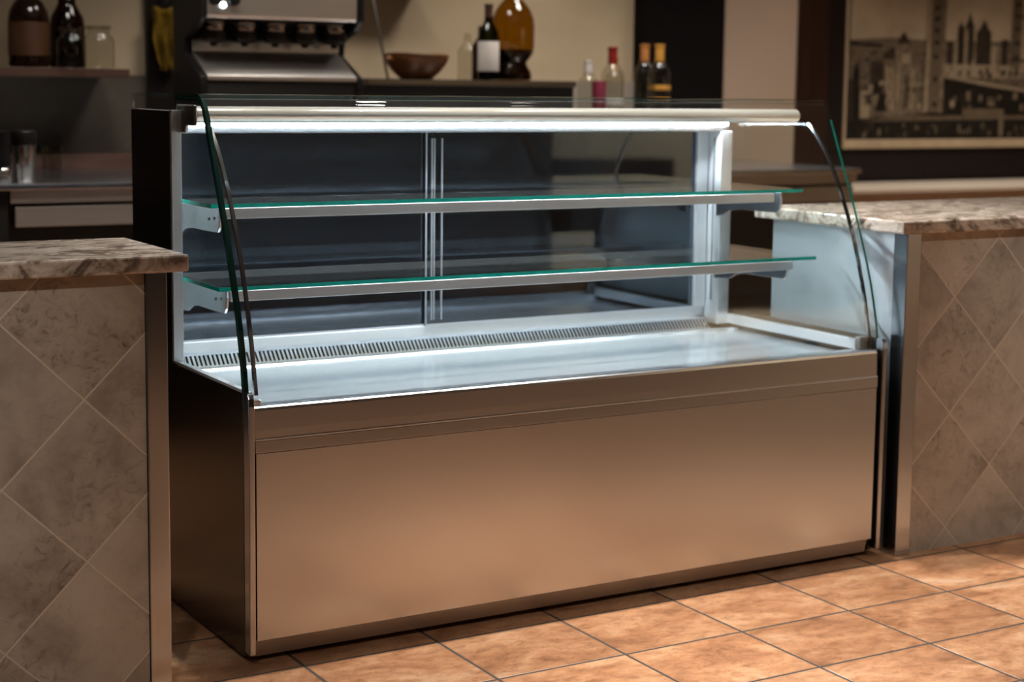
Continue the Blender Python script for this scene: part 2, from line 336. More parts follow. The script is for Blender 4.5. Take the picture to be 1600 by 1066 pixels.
# ------------------------------------------------------------------ mesh helpers
class MB:
    def __init__(s): s.bm = bmesh.new()
    def box(s, x0, x1, y0, y1, z0, z1, mi=0):
        vs = [s.bm.verts.new(p) for p in ((x0,y0,z0),(x1,y0,z0),(x1,y1,z0),(x0,y1,z0),(x0,y0,z1),(x1,y0,z1),(x1,y1,z1),(x0,y1,z1))]
        for q in ((3,2,1,0),(4,5,6,7),(0,1,5,4),(1,2,6,5),(2,3,7,6),(3,0,4,7)):
            s.bm.faces.new([vs[i] for i in q]).material_index = mi
        return s
    def prism(s, pts, axis, a, b, mi=0, cap=None, smooth=False):
        """closed outline pts in the two remaining axes (order x,y,z without axis), pushed from a to b"""
        def P(p, t):
            return {'x': (t, p[0], p[1]), 'y': (p[0], t, p[1]), 'z': (p[0], p[1], t)}[axis]
        A = [s.bm.verts.new(P(p, a)) for p in pts]; B = [s.bm.verts.new(P(p, b)) for p in pts]
        n = len(pts); cap = mi if cap is None else cap
        for i in range(n):
            f = s.bm.faces.new((A[i], A[(i+1) % n], B[(i+1) % n], B[i])); f.material_index = mi; f.smooth = smooth
        f1 = s.bm.faces.new(A[::-1]); f2 = s.bm.faces.new(B)
        f1.material_index = f2.material_index = cap
        return s
    def ribbon(s, prof, thick, axis_a, axis_b, mi=0, end=1, rim=None):
        """a bent sheet: open profile in (y,z), thickness to the right of travel, pushed along x; end faces get slot `end`"""
        rim = end if rim is None else rim
        n = len(prof); inn = []
        for i, p in enumerate(prof):
            a = Vector(prof[max(0, i-1)]); b = Vector(prof[min(n-1, i+1)]); t = (b-a).normalized()
            inn.append((p[0]+t.y*thick, p[1]-t.x*thick))
        rows = []
        for x in (axis_a, axis_b):
            rows.append(([s.bm.verts.new((x, *p)) for p in prof], [s.bm.verts.new((x, *p)) for p in inn]))
        (o0, i0), (o1, i1) = rows
        for k in range(n-1):
            f = s.bm.faces.new((o0[k], o0[k+1], o1[k+1], o1[k])); f.material_index = mi; f.smooth = True
            f = s.bm.faces.new((i0[k], i1[k], i1[k+1], i0[k+1])); f.material_index = mi; f.smooth = True
            f = s.bm.faces.new((o0[k], i0[k], i0[k+1], o0[k+1])); f.material_index = end
            f = s.bm.faces.new((o1[k], o1[k+1], i1[k+1], i1[k])); f.material_index = end
        for k in (0, n-1):
            f = s.bm.faces.new((o0[k], o1[k], i1[k], i0[k])); f.material_index = rim
        return s
    def lathe(s, prof, cx=0, cy=0, seg=28, mi=0, sx=1.0, sy=1.0, closed=True):
        rings = []
        for r, z in prof:
            if r < 1e-5: rings.append([s.bm.verts.new((cx, cy, z))])
            else: rings.append([s.bm.verts.new((cx+sx*r*math.cos(2*PI*k/seg), cy+sy*r*math.sin(2*PI*k/seg), z)) for k in range(seg)])
        for A, B in zip(rings[:-1], rings[1:]):
            for k in range(seg):
                k2 = (k+1) % seg
                if len(A) == 1 and len(B) == 1: continue
                if len(A) == 1: q = (A[0], B[k2], B[k])
                elif len(B) == 1: q = (A[k], A[k2], B[0])
                else: q = (A[k], A[k2], B[k2], B[k])
                f = s.bm.faces.new(q); f.smooth = True; f.material_index = mi
        if closed:
            for R, rev in ((rings[0], True), (rings[-1], False)):
                if len(R) > 1: s.bm.faces.new(R[::-1] if rev else R).material_index = mi
        return s
    def tube(s, pts, r, seg=12, mi=0):
        rings = []
        pts = [Vector(p) for p in pts]
        for i, p in enumerate(pts):
            t = (pts[min(i+1, len(pts)-1)]-pts[max(i-1, 0)]).normalized()
            a = t.orthogonal().normalized() if i == 0 else (a - t*a.dot(t)).normalized()
            b = t.cross(a); rr = r[i] if isinstance(r, (list, tuple)) else r
            rings.append([s.bm.verts.new(p + a*rr*math.cos(2*PI*k/seg) + b*rr*math.sin(2*PI*k/seg)) for k in range(seg)])
        for A, B in zip(rings[:-1], rings[1:]):
            for k in range(seg):
                f = s.bm.faces.new((A[k], A[(k+1) % seg], B[(k+1) % seg], B[k])); f.smooth = True; f.material_index = mi
        s.bm.faces.new(rings[0][::-1]).material_index = mi; s.bm.faces.new(rings[-1]).material_index = mi
        return s
    def poly(s, pts, mi=0):
        s.bm.faces.new([s.bm.verts.new(p) for p in pts]).material_index = mi; return s

def origin_of(o):
    v = Vector((0, 0, 0))
    while o is not None: v = v + o.location; o = o.parent
    return v
def build(name, mb, mats, parent=None, base=None, bev=0.0, label=None, recalc=True):
    bm = mb.bm
    if recalc: bmesh.ops.recalc_face_normals(bm, faces=bm.faces[:])
    for e in bm.edges:      # keep flat caps from bending the shading of smooth walls
        if len(e.link_faces) == 2 and (e.link_faces[0].smooth != e.link_faces[1].smooth or e.calc_face_angle(0) > 0.9): e.smooth = False
    o0 = origin_of(parent) if parent is not None else Vector((0, 0, 0))
    b = Vector(base) if base is not None else (Vector((0, 0, 0)) if parent is None else o0)
    bmesh.ops.translate(bm, vec=-b, verts=bm.verts[:])
    me = bpy.data.meshes.new(name); bm.to_mesh(me); bm.free()
    for mt in (mats if isinstance(mats, (list, tuple)) else [mats]): me.materials.append(mt)
    o = bpy.data.objects.new(name, me); COL.objects.link(o)
    o.location = b - o0
    if parent is not None: o.parent = parent
    if bev:
        md = o.modifiers.new('bevel', 'BEVEL'); md.width = bev; md.segments = 2; md.limit_method = 'ANGLE'; md.angle_limit = math.radians(40)
    if label: o['label'] = label
    return o
def tag(o, label, cat, group=None):
    o['label'] = label; o['category'] = cat
    if group: o['group'] = group
    return o
def thing(name, loc, label, cat, group=None):
    o = bpy.data.objects.new(name, None); COL.objects.link(o); o.location = loc; o.empty_display_size = 0.05
    return tag(o, label, cat, group)
def struct(name, mb, mats, bev=0.0):
    o = build(name, mb, mats, bev=bev); o['kind'] = 'structure'; return o
def copy_tree(o, loc, label, group=None):
    c = o.copy(); COL.objects.link(c); c.location = loc; c['label'] = label
    if group: c['group'] = group
    for ch in o.children:
        d = ch.copy(); COL.objects.link(d); d.parent = c
        for g in ch.children:
            e = g.copy(); COL.objects.link(e); e.parent = d
    return c

# ------------------------------------------------------------------ the room
RX0, RX1, RY0, RY1, RZ = -3.6, 7.6, -4.6, 3.3, 2.8
struct('floor', MB().box(RX0, RX1, RY0, RY1, -0.06, 0.0), MT['floor'])
struct('ceiling', MB().box(RX0, RX1, RY0, RY1, RZ, RZ+0.06), MT['ceiling'])
struct('wall_back', MB().box(RX0-.1, RX1+.1, RY1, RY1+0.1, 0, RZ), MT['wall'])
struct('wall_left', MB().box(RX0-.1, RX0, RY0, RY1, 0, RZ), MT['wall'])
struct('wall_right', MB().box(RX1, RX1+.1, RY0, RY1, 0, RZ), MT['wall'])
struct('wall_front', MB().box(RX0-.1, RX1+.1, RY0-0.1, RY0, 0, RZ), MT['wall'])
struct('trim_1', MB().box(-1.6, 0.742, 3.285, 3.3, 0.0, 1.2866), MT['concrete'])
struct('trim_2', MB().box(0.742, 0.90, 3.26, 3.3, 0.0, RZ), MT['blackwood'])
struct('trim_3', MB().box(0.90, 3.094, 3.288, 3.3, 0.0, 1.292), MT['band'])
struct('trim_4', MB().box(3.094, 3.566, 3.22, 3.3, 0.0, RZ), MT['black_col'])
struct('trim_5', MB().box(3.566, 4.03, 3.24, 3.3, 0.0, RZ), MT['wall_pillar'])
struct('trim_6', MB().box(4.03, 4.229, 3.23, 3.3, 0.0, RZ), MT['dkwood'], 0.003)
struct('trim_7', MB().box(4.229, 7.6, 3.265, 3.3, 0.0, 0.966), MT['blackwood'])
struct('trim_8', MB().box(4.229, 4.385, 3.25, 3.3, 0.966, RZ), MT['blackwood'])
# dark panelling on the wall behind the viewer
struct('trim_9', MB().box(-3.6, 4.42, -4.6, -4.56, 0.0, 1.7), MT['front_dark'])
struct('trim_10', MB().box(4.42, 5.22, -4.6, -4.3, 0.0, 0.79), MT['front_dark'])

# ------------------------------------------------------------------ display case
XL, XR = -0.1035, 1.7205
case = thing('display_case', (0.81, 0.45, 0.0), 'long stainless steel refrigerated counter with curved glass front and two glass shelves', 'display case')
def cp(name, mb, mat, bev=0.0, label=None, parent=None): return build(name, mb, mat, parent or case, None, bev, label)

YF = 0.062
# lower body
cp('kick_plate', MB().prism([(0.069, 0.0495), (0.0775, 0.0115), (0.087, 0.0115), (0.079, 0.0495)], 'x', -0.0865, 1.688), MT['machine_steel'], 0.0008)
cp('front_panel', MB().box(-0.0835, 1.697, YF, 0.078, 0.050, 0.4688), MT['steel'], 0.0010)
fas = [(YF-0.002, 0.470), (YF-0.0012, 0.4955), (YF, 0.4985), (YF+0.0022, 0.5005), (YF+0.0025, 0.520), (YF+0.0035, 0.562), (YF+0.005, 0.568), (YF+0.009, 0.571), (YF+0.030, 0.571), (YF+0.030, 0.470)]
cp('fascia', MB().prism(fas, 'x', -0.0855, 1.698, smooth=False), MT['steel'], 0.0006, 'flared steel fascia')
cp('fascia_highlight', MB().box(-0.0855, 1.698, YF-0.0022, YF+0.002, 0.4972, 0.5002), MT['rail_bright'], 0.0008, 'thin pale strip for the highlight on the fascia lip')  # highlight of the overhead lights on the lip, put in as pale metal
cp('inner_body', MB().box(-0.085, 1.70, 0.080, 0.82, 0.03, 0.535), MT['matte_black'])
cp('base', MB().box(-0.07, 1.67, 0.16, 0.80, 0.0, 0.03), MT['matte_black'])
# side panels: low front part + tall rear pillar on the left
prL = [(0.085, 0.012), (0.83, 0.012), (0.83, 1.197), (0.54, 1.197), (0.54, 0.596), (0.085, 0.599)]
sl = cp('side_panel', MB().prism(prL, 'x', XL, XL+0.014), MT['dark_steel'], 0.0015, 'tall dark steel end panel')
prF = [(0.052, 0.022), (0.0835, 0.022), (0.0835, 0.601), (0.060, 0.602), (0.054, 0.592), (0.052, 0.575)]
cp('corner_strip', MB().prism(prF, 'x', XL, XL+0.0135), MT['steel_v'], 0.002, parent=sl)
prR = [(0.085, 0.012), (0.80, 0.012), (0.80, 0.60), (0.085, 0.602)]
sr_ = cp('side_panel', MB().prism(prR, 'x', XR-0.014, XR), MT['dark_steel'], 0.0015)
cp('corner_strip', MB().prism(prF, 'x', XR-0.0135, XR), MT['steel_v'], 0.002, parent=sr_)
pil = cp('rear_pillar', MB().box(XL+0.0145, XL+0.026, 0.535, 0.83, 0.56, 1.197), MT['alu_v'], 0.001, 'aluminium rear pillar lining')
cp('pillar_front', MB().box(XL-0.0005, XL+0.024, 0.528, 0.5395, 0.604, 1.199), MT['alu_v'], 0.001, parent=pil)
# deck
cp('deck_tray', MB().prism([(0.092, 0.560), (0.100, 0.566), (0.135, 0.566), (0.145, 0.548), (0.668, 0.548), (0.674, 0.5535), (0.684, 0.5535), (0.690, 0.548), (0.744, 0.546), (0.744, 0.530), (0.092, 0.530)], 'x', -0.085, 1.70), MT['tray'], 0.0008)
cp('front_channel', MB().box(-0.085, 1.70, 0.079, 0.0915, 0.545, 0.5685), MT['gasket'])
# grille: one plate with a row of slots over a dark duct
g = MB(); bm = g.bm
gx0, gx1, ns = -0.045, 1.652, 146
ya = [0.745, 0.7485, 0.771, 0.794]
za = [0.5455, 0.5485, 0.5725, 0.5765]
pitch = (gx1-gx0)/ns; lean = 0.0
grid = {}
xs = []
for k in range(ns): xs += [gx0+k*pitch, gx0+k*pitch+pitch*0.5]
xs.append(gx1)
for i, x in enumerate(xs):
    for j in range(4):
        grid[i, j] = bm.verts.new((x + (lean if j in (2,) else 0.0), ya[j], za[j]))
for i in range(len(xs)-1):
    for j in range(3):
        if j == 1 and i % 2 == 1: continue
        bm.faces.new((grid[i, j], grid[i+1, j], grid[i+1, j+1], grid[i, j+1]))
gr = cp('air_grille', g, MT['grille'])
sm = gr.modifiers.new('solid', 'SOLIDIFY'); sm.thickness = 0.0015; sm.offset = -1
cp('air_duct', MB().box(-0.045, 1.652, 0.778, 0.792, 0.536, 0.5735), MT['matte_black'])
# rear frame
cp('rear_rail', MB().box(-0.060, 1.668, 0.795, 0.822, 0.545, 0.604), MT['rail_bright'], 0.002, 'lower rear rail')
cp('rear_rail', MB().box(-0.060, 1.690, 0.735, 0.775, 1.138, 1.157).box(-0.06, 1.69, 0.750, 0.822, 1.157, 1.185), MT['bracket'], 0.002, 'upper rear rail')
def rear_door(x0, x1, y, label, right=False):
    d = cp('rear_door', MB().box(x0, x1, y, y+0.005, 0.604, 1.145), MT['door_glass'], 0, label)
    for a, b in ((x0, x0+0.0028), (x1-0.0028, x1)):
        cp('door_stile', MB().box(a, b, y-0.005, y-0.0005, 0.606, 1.138), MT['alu_v'], 0.001, parent=d)
    cp('door_edge', MB().box(x0+0.003, x1-0.003, y-0.004, y-0.0005, 0.604, 0.6085), MT['alu'], 0, parent=d)
    for xx in ((x0+0.018, x0+0.0255, x0+0.049) if right else (x1-0.009,)):
        cp('finger_strip', MB().box(xx, xx+0.0025, y-0.004, y-0.0005, 0.62, 1.12), MT['alu_v'], 0.0005, parent=d)
    return d
rear_door(-0.055, 0.731, 0.806, 'left sliding glass rear door')
rear_door(0.704, 1.655, 0.796, 'right sliding glass rear door', True)
# inner posts at the right and left rear corners
pr = cp('rear_post', MB().box(1.655, 1.697, 0.722, 0.79, 0.560, 1.140), MT['alu_v'], 0.002)
cp('post_slot', MB().box(1.6535, 1.6548, 0.752, 0.758, 0.63, 1.12), MT['gasket'], 0, parent=pr)
cp('rear_post', MB().box(-0.077, -0.045, 0.722, 0.79, 0.560, 1.140), MT['alu_v'], 0.002)
cp('door_jamb', MB().box(1.612, 1.652, 0.780, 0.794, 0.606, 1.138), MT['alu_v'], 0.002)
# deck side rails
cp('side_rail', MB().box(1.690, 1.7055, 0.135, 0.722, 0.562, 0.590), MT['alu'], 0.002)
cp('side_rail', MB().box(XL+0.0005, -0.088, 0.092, 0.527, 0.5995, 0.606).box(-0.088, -0.080, 0.092, 0.535, 0.560, 0.600), MT['alu'], 0.001)
cp('corner_block', MB().box(1.676, 1.705, 0.112, 0.134, 0.566, 0.601), MT['gasket'], 0.004, 'dark corner block holding the side glass')
cp('corner_block', MB().box(XL+0.012, -0.066, 0.075, 0.094, 0.569, 0.584), MT['alu'], 0.002)
# curved front glass
def inset(prof, d0, d1):
    out = []; n = len(prof)
    for i, p in enumerate(prof):
        a = Vector(prof[max(0, i-1)]); b = Vector(prof[min(n-1, i+1)]); t = (b-a).normalized(); d = d0+(d1-d0)*i/(n-1)
        out.append((p[0]+t.y*d, p[1]-t.x*d))
    return out
curve = [(0.076, 0.560), (0.077, 0.60), (0.086, 0.65), (0.098, 0.70), (0.112, 0.75), (0.129, 0.80), (0.148, 0.85), (0.168, 0.90), (0.189, 0.95), (0.212, 1.0), (0.235, 1.05), (0.258, 1.10), (0.280, 1.148), (0.298, 1.187), (0.309, 1.207), (0.321, 1.223), (0.335, 1.2335), (0.352, 1.238), (0.375, 1.2385), (0.43, 1.2385), (0.490, 1.2385)]
cp('front_glass', MB().ribbon(curve, 0.0105, XL+0.0005, XR-0.0005), [MT['glass'], MT['edge_dark']], 0, 'curved front pane with dark green edges')
cp('edge_seal', MB().ribbon(inset(curve[1:], 0.0108, 0.0108), 0.004, XL+0.0005, XL+0.0145, 0, 0), MT['seal'], 0, 'dark green edge seal')
q = MB(); pts_ = inset(curve[1:14], 0.0112, 0.0112)
ra = [q.bm.verts.new((XR-0.0080, *p)) for p in pts_]; rb = [q.bm.verts.new((XR-0.0005, *p)) for p in pts_]
for k in range(len(pts_)-1):
    q.bm.faces.new((ra[k], rb[k], rb[k+1], ra[k+1])).smooth = True
build('edge_band', q, MT['band_teal'], case, None, 0, 'teal band standing for the glass edge at the right end of the front pane', False)  # one-sided sheet standing in for the green edge of the right glass
strip = [(0.106, 0.590), (0.118, 0.646), (0.130, 0.700), (0.144, 0.748), (0.164, 0.81), (0.189, 0.876), (0.214, 0.932), (0.242, 0.9865), (0.273, 1.04), (0.306, 1.09), (0.338, 1.128), (0.369, 1.158), (0.385, 1.172)]
for x0, x1 in ((-0.070, -0.064), (1.6985, 1.7045)):
    outl = strip + [(0.40, 1.186), (0.735, 1.190), (0.735, 0.600), (0.11, 0.590)]
    s_ = cp('side_glass', MB().prism(outl[:-1], 'x', x0, x1), [MT['side_pane']], 0)
    cp('glass_gasket', MB().ribbon([(p[0]-0.0068, p[1]) for p in strip], 0.0065, x0-0.0012, x1+0.0012, 0, 0), MT['chrome'], 0, parent=s_)
cp('rear_upstand', MB().box(XL+0.003, XL+0.009, 0.495, 0.826, 1.1985, 1.2375), [MT['glass']], 0, 'small glass upstand on the rear pillar')
cp('top_glass', MB().box(XL+0.012, XR-0.02, 0.492, 0.80, 1.229, 1.2385), [MT['glass']], 0)
# lamp canopy and LED strip
canopy = []
for k in range(18):
    a = 2*PI*k/18; canopy.append((0.432+0.026*math.cos(a), 1.1905+0.0195*math.sin(a)))
can = cp('lamp_canopy', MB().prism(canopy, 'x', -0.083, 1.69, smooth=True), MT['canopy'], 0.002, 'polished round light canopy')
cp('end_cap', MB().prism([(0.404, 1.1645), (0.404, 1.213), (0.528, 1.213), (0.528, 1.146), (0.47, 1.146), (0.46, 1.1645)], 'x', -0.092, -0.0835), MT['bracket'], 0.004, parent=can)
cp('led_strip', MB().box(0.0, 1.672, 0.715, 0.7245, 1.1565, 1.1640), MT['led'], 0, 'cool white LED strip')
cp('led_channel', MB().box(-0.01, 1.688, 0.7255, 0.7345, 1.141, 1.1665), MT['bracket'], 0.001)
# glass shelves with rail, and their cantilever brackets
def shelf(yf, x0, x1, z, rx0, rx1, label):
    s_ = cp('shelf', MB().box(x0, x1, yf, 0.742, z-0.0095, z), [MT['shelf_glass'], MT['edge_teal']], 0, label)
    for f in s_.data.polygons:
        if f.normal.y < -0.5 or abs(f.normal.x) > 0.5: f.material_index = 1
    cp('shelf_rail', MB().box(rx0, rx1, yf+0.012, yf+0.024, z-0.036, z-0.0115), MT['alu'], 0.0015, parent=s_)
    cp('shelf_rail', MB().box(rx0, rx1, 0.722, 0.734, z-0.028, z-0.0105), MT['alu'], 0.0015, parent=s_)
    return s_
s1 = shelf(0.388, -0.060, 1.692, 0.9865, -0.035, 1.60, 'upper glass shelf')
s2 = shelf(0.322, -0.067, 1.692, 0.8015, -0.035, 1.62, 'lower glass shelf')
def bracket(x, yf, zt):
    prof = [(yf, zt), (yf-0.004, zt-0.02), (yf, zt-0.046), (yf+0.010, zt-0.058), (yf+0.10, zt-0.060), (yf+0.185, zt-0.060), (yf+0.23, zt-0.066), (yf+0.262, zt-0.082), (0.722, zt-0.088), (0.722, zt)]
    b = cp('shelf_bracket', MB().prism(prof, 'x', x, x+0.007), MT['bracket'], 0.0015)
    for yy, zz in ((yf+0.03, zt-0.026), (yf+0.065, zt-0.03)):
        t = MB(); t.tube([(x-0.0022, yy, zz), (x+0.0095, yy, zz)], 0.0038, 10)
        cp('rivet', t, MT['chrome'], 0, parent=b)
for x in (-0.028, 1.640):
    bracket(x, 0.425, 0.9745); bracket(x, 0.385, 0.789)

# ------------------------------------------------------------------ the two tiled bar counters
def bar_counter(x0, x1, yf, yb, zt, post_side, tile, label):
    t = thing('bar_counter', ((x0+x1)/2, (yf+yb)/2, 0), label, 'counter')
    if post_side == 'right':
        px0, px1 = x1-0.044, x1; tx0, tx1 = x0, px0-0.0015
    else:
        px0, px1 = x0, x0+0.052; tx0, tx1 = px1+0.0015, x1
    build('tiled_front', MB().box(tx0, tx1, yf, yf+0.03, 0.0, zt), tile, t)
    build('corner_post', MB().box(px0, px1, yf-0.006, yf+0.046, 0.0, zt), MT['steel_v'], t, None, 0.002)
    ex0, ex1 = (px1-0.014, px1-0.004) if post_side == 'right' else (px0+0.004, px0+0.014)
    build('end_panel', MB().box(ex0, ex1, yf+0.047, yb, 0.0, zt), MT['panel_end'], t, None, 0.001, 'brushed steel end panel')
    cx0, cx1 = (x0, ex0-0.001) if post_side == 'right' else (ex1+0.001, x1)
    build('carcass', MB().box(cx0, cx1, yf+0.047, yb, 0.0, zt), MT['front_dark'], t)
    return t
bar_counter(-1.9, -0.300, 0.0, 0.37, 0.882, 'right', MT['tileL'], 'bar counter of diagonal beige tile at the left end of the display case')
bar_counter(1.7575, 3.6, 0.036, 0.60, 0.886, 'left', MT['tileR'], 'bar counter of diagonal beige tile at the right end of the display case')
o = build('stone_worktop', MB().box(-1.95, -0.259, -0.025, 0.392, 0.8825, 0.9175), MT['stone'], None, (-1.1, 0.18, 0.8825), 0.005)
tag(o, 'polished brown granite slab on the left tiled counter, its corner overlapping the case', 'worktop')
o = build('stone_worktop', MB().box(1.725, 3.65, 0.012, 0.645, 0.8865, 0.9215), MT['stone'], None, (2.7, 0.33, 0.8865), 0.005)
tag(o, 'polished brown granite slab on the right tiled counter below the cityscape picture', 'worktop')

# ------------------------------------------------------------------ workbench behind the bar
MT['bench_steel'] = steel('bench_steel', (0.52, 0.48, 0.43), 0.42, 'x', 0, 0.03, 0.6)
wb = thing('workbench', (1.3, 2.77, 0), 'stainless steel topped workbench along the back wall behind the bar', 'workbench')
build('worktop', MB().box(-1.4, 3.62, 2.28, 3.20, 0.905, 0.925), MT['steel'], wb, None, 0.003)
build('apron', MB().box(-0.045, 3.60, 2.292, 2.32, 0.861, 0.9045), MT['bench_steel'], wb, None, 0.001)
for k in range(5):
    x0 = -0.03+0.725*k
    d = build('drawer', MB().box(x0, x0+0.715, 2.295, 2.318, 0.782, 0.848), MT['bench_steel'], wb, None, 0.002)
build('carcass', MB().box(-0.045, 3.60, 2.325, 3.20, 0.0, 0.9045), MT['matte_black'], wb)
build('cabinet_door', MB().box(-1.38, -0.052, 2.30, 2.32, 0.1, 0.9045), MT['matte_black'], wb, None, 0.001)
o = build('splash_ledge', MB().box(-1.35, 0.74, 3.12, 3.20, 0.9255, 0.985), MT['shelfwood'], None, (-0.3, 3.16, 0.9255), 0.002)
tag(o, 'low dark brown upstand ledge at the back of the left workbench', 'ledge')

# wall shelf, bottles and jars at the left
sh = build('wall_shelf', MB().box(-1.2, 0.5535, 2.90, 3.283, 1.276, 1.3085), MT['shelfwood'], None, (-0.3, 3.09, 1.276), 0.002)
tag(sh, 'dark brown wooden wall shelf carrying the amber bottle and jars', 'shelf')
ZS = 1.3088
def jar(loc, r, h, label):
    t = thing('glass_jar', loc, label, 'jar', 'glass jars on the dark wall shelf')
    x, y, z = loc
    build('jar_body', MB().lathe([(0, z+0.0), (r*0.94, z+0.001), (r, z+0.008), (r, z+h*0.62), (r*0.93, z+h*0.72), (r*0.72, z+h*0.78), (r*0.70, z+h*0.86), (r*0.70, z+h*0.98)], x, y, 32, closed=False), MT['bottle_clear'], t)
    build('rim', MB().lathe([(r*0.68, z+h*0.90), (r*0.80, z+h*0.91), (r*0.84, z+h*0.95), (r*0.80, z+h*0.995), (r*0.66, z+h), (r*0.62, z+h*0.95)], x, y, 32, closed=False), MT['bottle_clear'], t)
    return t
jar((0.452, 2.95, ZS), 0.056, 0.158, 'clear short necked glass jar standing rightmost on the dark wall shelf')
jar((0.338, 2.91, ZS), 0.052, 0.150, 'clear glass jar between the amber bottle and the rightmost jar, a brown bottle behind it')
def big_bottle(loc, r, h, label, brown=True):
    x, y, z = loc
    t = thing('amber_bottle', loc, label, 'bottle', 'bottles on the dark wall shelf')
    build('bottle_body', MB().lathe([(0, z), (r*0.95, z+0.002), (r, z+0.01), (r, z+h*0.48), (r*0.94, z+h*0.56), (r*0.72, z+h*0.65), (r*0.42, z+h*0.71), (r*0.28, z+h*0.76), (r*0.26, z+h*0.92)], x, y, 32), MT['brown_liquid'] if brown else MT['bottle_brown'], t)
    build('label', MB().lathe([(r*1.006, z+h*0.12), (r*1.012, z+h*0.13), (r*1.012, z+h*0.445), (r*1.006, z+h*0.455)], x, y, 32, closed=False), MT['amber_label'], t)
    build('cap', MB().lathe([(r*0.27, z+h*0.92), (r*0.33, z+h*0.921), (r*0.33, z+h*0.995), (r*0.30, z+h), (0, z+h)], x, y, 24), MT['black'], t)
    return t
big_bottle((0.205, 2.985, ZS), 0.073, 0.36, 'big dark amber bottle with a brown label on the wall shelf')
b2 = thing('dark_bottle', (0.375, 3.09, ZS), 'tall dark brown bottle standing behind the glass jar on the wall shelf', 'bottle', 'bottles on the dark wall shelf')
x, y, z = 0.375, 3.09, ZS
build('bottle_body', MB().lathe([(0, z), (0.062, z+0.002), (0.066, z+0.01), (0.066, z+0.15), (0.060, z+0.19), (0.040, z+0.225), (0.033, z+0.24), (0.031, z+0.33)], x, y, 32), MT['bottle_brown'], b2)
build('liquid', MB().lathe([(0, z+0.004), (0.062, z+0.005), (0.062, z+0.13), (0, z+0.131)], x, y, 32), MT['brown_liquid'], b2)
build('cap', MB().lathe([(0.032, z+0.33), (0.036, z+0.332), (0.036, z+0.375), (0, z+0.377)], x, y, 24), MT['black'], b2)
b3 = thing('clear_bottle', (0.04, 2.98, ZS), 'clear pale bottle cut by the left edge of the picture on the wall shelf', 'bottle', 'bottles on the dark wall shelf')
x, y = 0.04, 2.98
build('bottle_body', MB().lathe([(0, z), (0.044, z+0.002), (0.047, z+0.01), (0.047, z+0.17), (0.040, z+0.21), (0.018, z+0.25), (0.016, z+0.33), (0.0, z+0.331)], x, y, 28), MT['bottle_clear'], b3)
build('label', MB().lathe([(0.0474, z+0.05), (0.0478, z+0.051), (0.0478, z+0.15), (0.0474, z+0.151)], x, y, 28, closed=False), MT['white_label'], b3)

# things on the left worktop
ZW = 0.9253
x, y = 0.034, 2.42
t = thing('shaker', (x, y, ZW), 'shiny steel shaker with a black lid on the left workbench', 'shaker')
build('cup', MB().lathe([(0, ZW), (0.030, ZW), (0.033, ZW+0.004), (0.038, ZW+0.122), (0.036, ZW+0.123)], x, y, 32), MT['shiny'], t)
build('lid', MB().lathe([(0.039, ZW+0.120), (0.041, ZW+0.122), (0.041, ZW+0.166), (0.037, ZW+0.171), (0, ZW+0.171)], x, y, 32), MT['black'], t)
x, y = -0.045, 2.40
t = thing('coffee_tamper', (x, y, ZW), 'black handled tool with a steel base at the left picture edge, on the workbench', 'tamper')
build('handle', MB().lathe([(0.022, ZW+0.052), (0.030, ZW+0.056), (0.032, ZW+0.075), (0.028, ZW+0.10), (0.032, ZW+0.15), (0.034, ZW+0.168), (0, ZW+0.172)], x, y, 28), MT['black'], t)
build('steel_base', MB().lathe([(0, ZW), (0.030, ZW), (0.031, ZW+0.004), (0.031, ZW+0.040), (0.022, ZW+0.052), (0, ZW+0.053)], x, y, 28), MT['shiny'], t)
x, y = 0.127, 2.42
t = thing('drinking_glass', (x, y, ZW), 'empty clear tumbler beside the black lidded shaker', 'glass')
build('tumbler', MB().lathe([(0, ZW), (0.027, ZW), (0.029, ZW+0.004), (0.035, ZW+0.118), (0.0335, ZW+0.118), (0.027, ZW+0.010), (0, ZW+0.009)], x, y, 32), MT['bottle_clear'], t)
x, y = -0.06, 2.62
t = thing('clear_bottle', (x, y, ZW), 'tall clear bottle with shiny highlights behind the black handled tool', 'bottle')
build('bottle_body', MB().lathe([(0, ZW), (0.042, ZW+0.002), (0.045, ZW+0.01), (0.045, ZW+0.19), (0.036, ZW+0.24), (0.022, ZW+0.28), (0.020, ZW+0.32), (0.014, ZW+0.335), (0, ZW+0.336)], x, y, 28), MT['bottle_clear'], t)

# mustard cloth on the dark strip
cl = MB(); bm = cl.bm; rows = []
for j in range(13):
    v = j/12; z = 1.552-0.245*v; hw = 0.062-0.022*v**1.5-0.012*(v > 0.9)
    rows.append([bm.verts.new((0.800+hw*(2*i/12-1)+0.006*math.sin(j*0.8), 3.215-0.016*math.sin(i*1.25+v*2.0)-0.012*(1-v), z+0.006*math.sin(i*0.9))) for i in range(13)])
for A, B in zip(rows[:-1], rows[1:]):
    for i in range(12):
        f = bm.faces.new((A[i], A[i+1], B[i+1], B[i])); f.smooth = True
o = build('hanging_cloth', cl, MT['yellow'], None, (0.800, 3.2, 1.575)); tag(o, 'mustard yellow cloth hanging on the dark strip left of the espresso machine', 'cloth')
sm = o.modifiers.new('solid', 'SOLIDIFY'); sm.thickness = 0.006; sm.offset = 0
hk = MB(); hk.tube([(0.800, 3.262, 1.60), (0.800, 3.205, 1.60), (0.800, 3.20, 1.575)], 0.005)
hook = build('hook', hk, MT['black'], o)

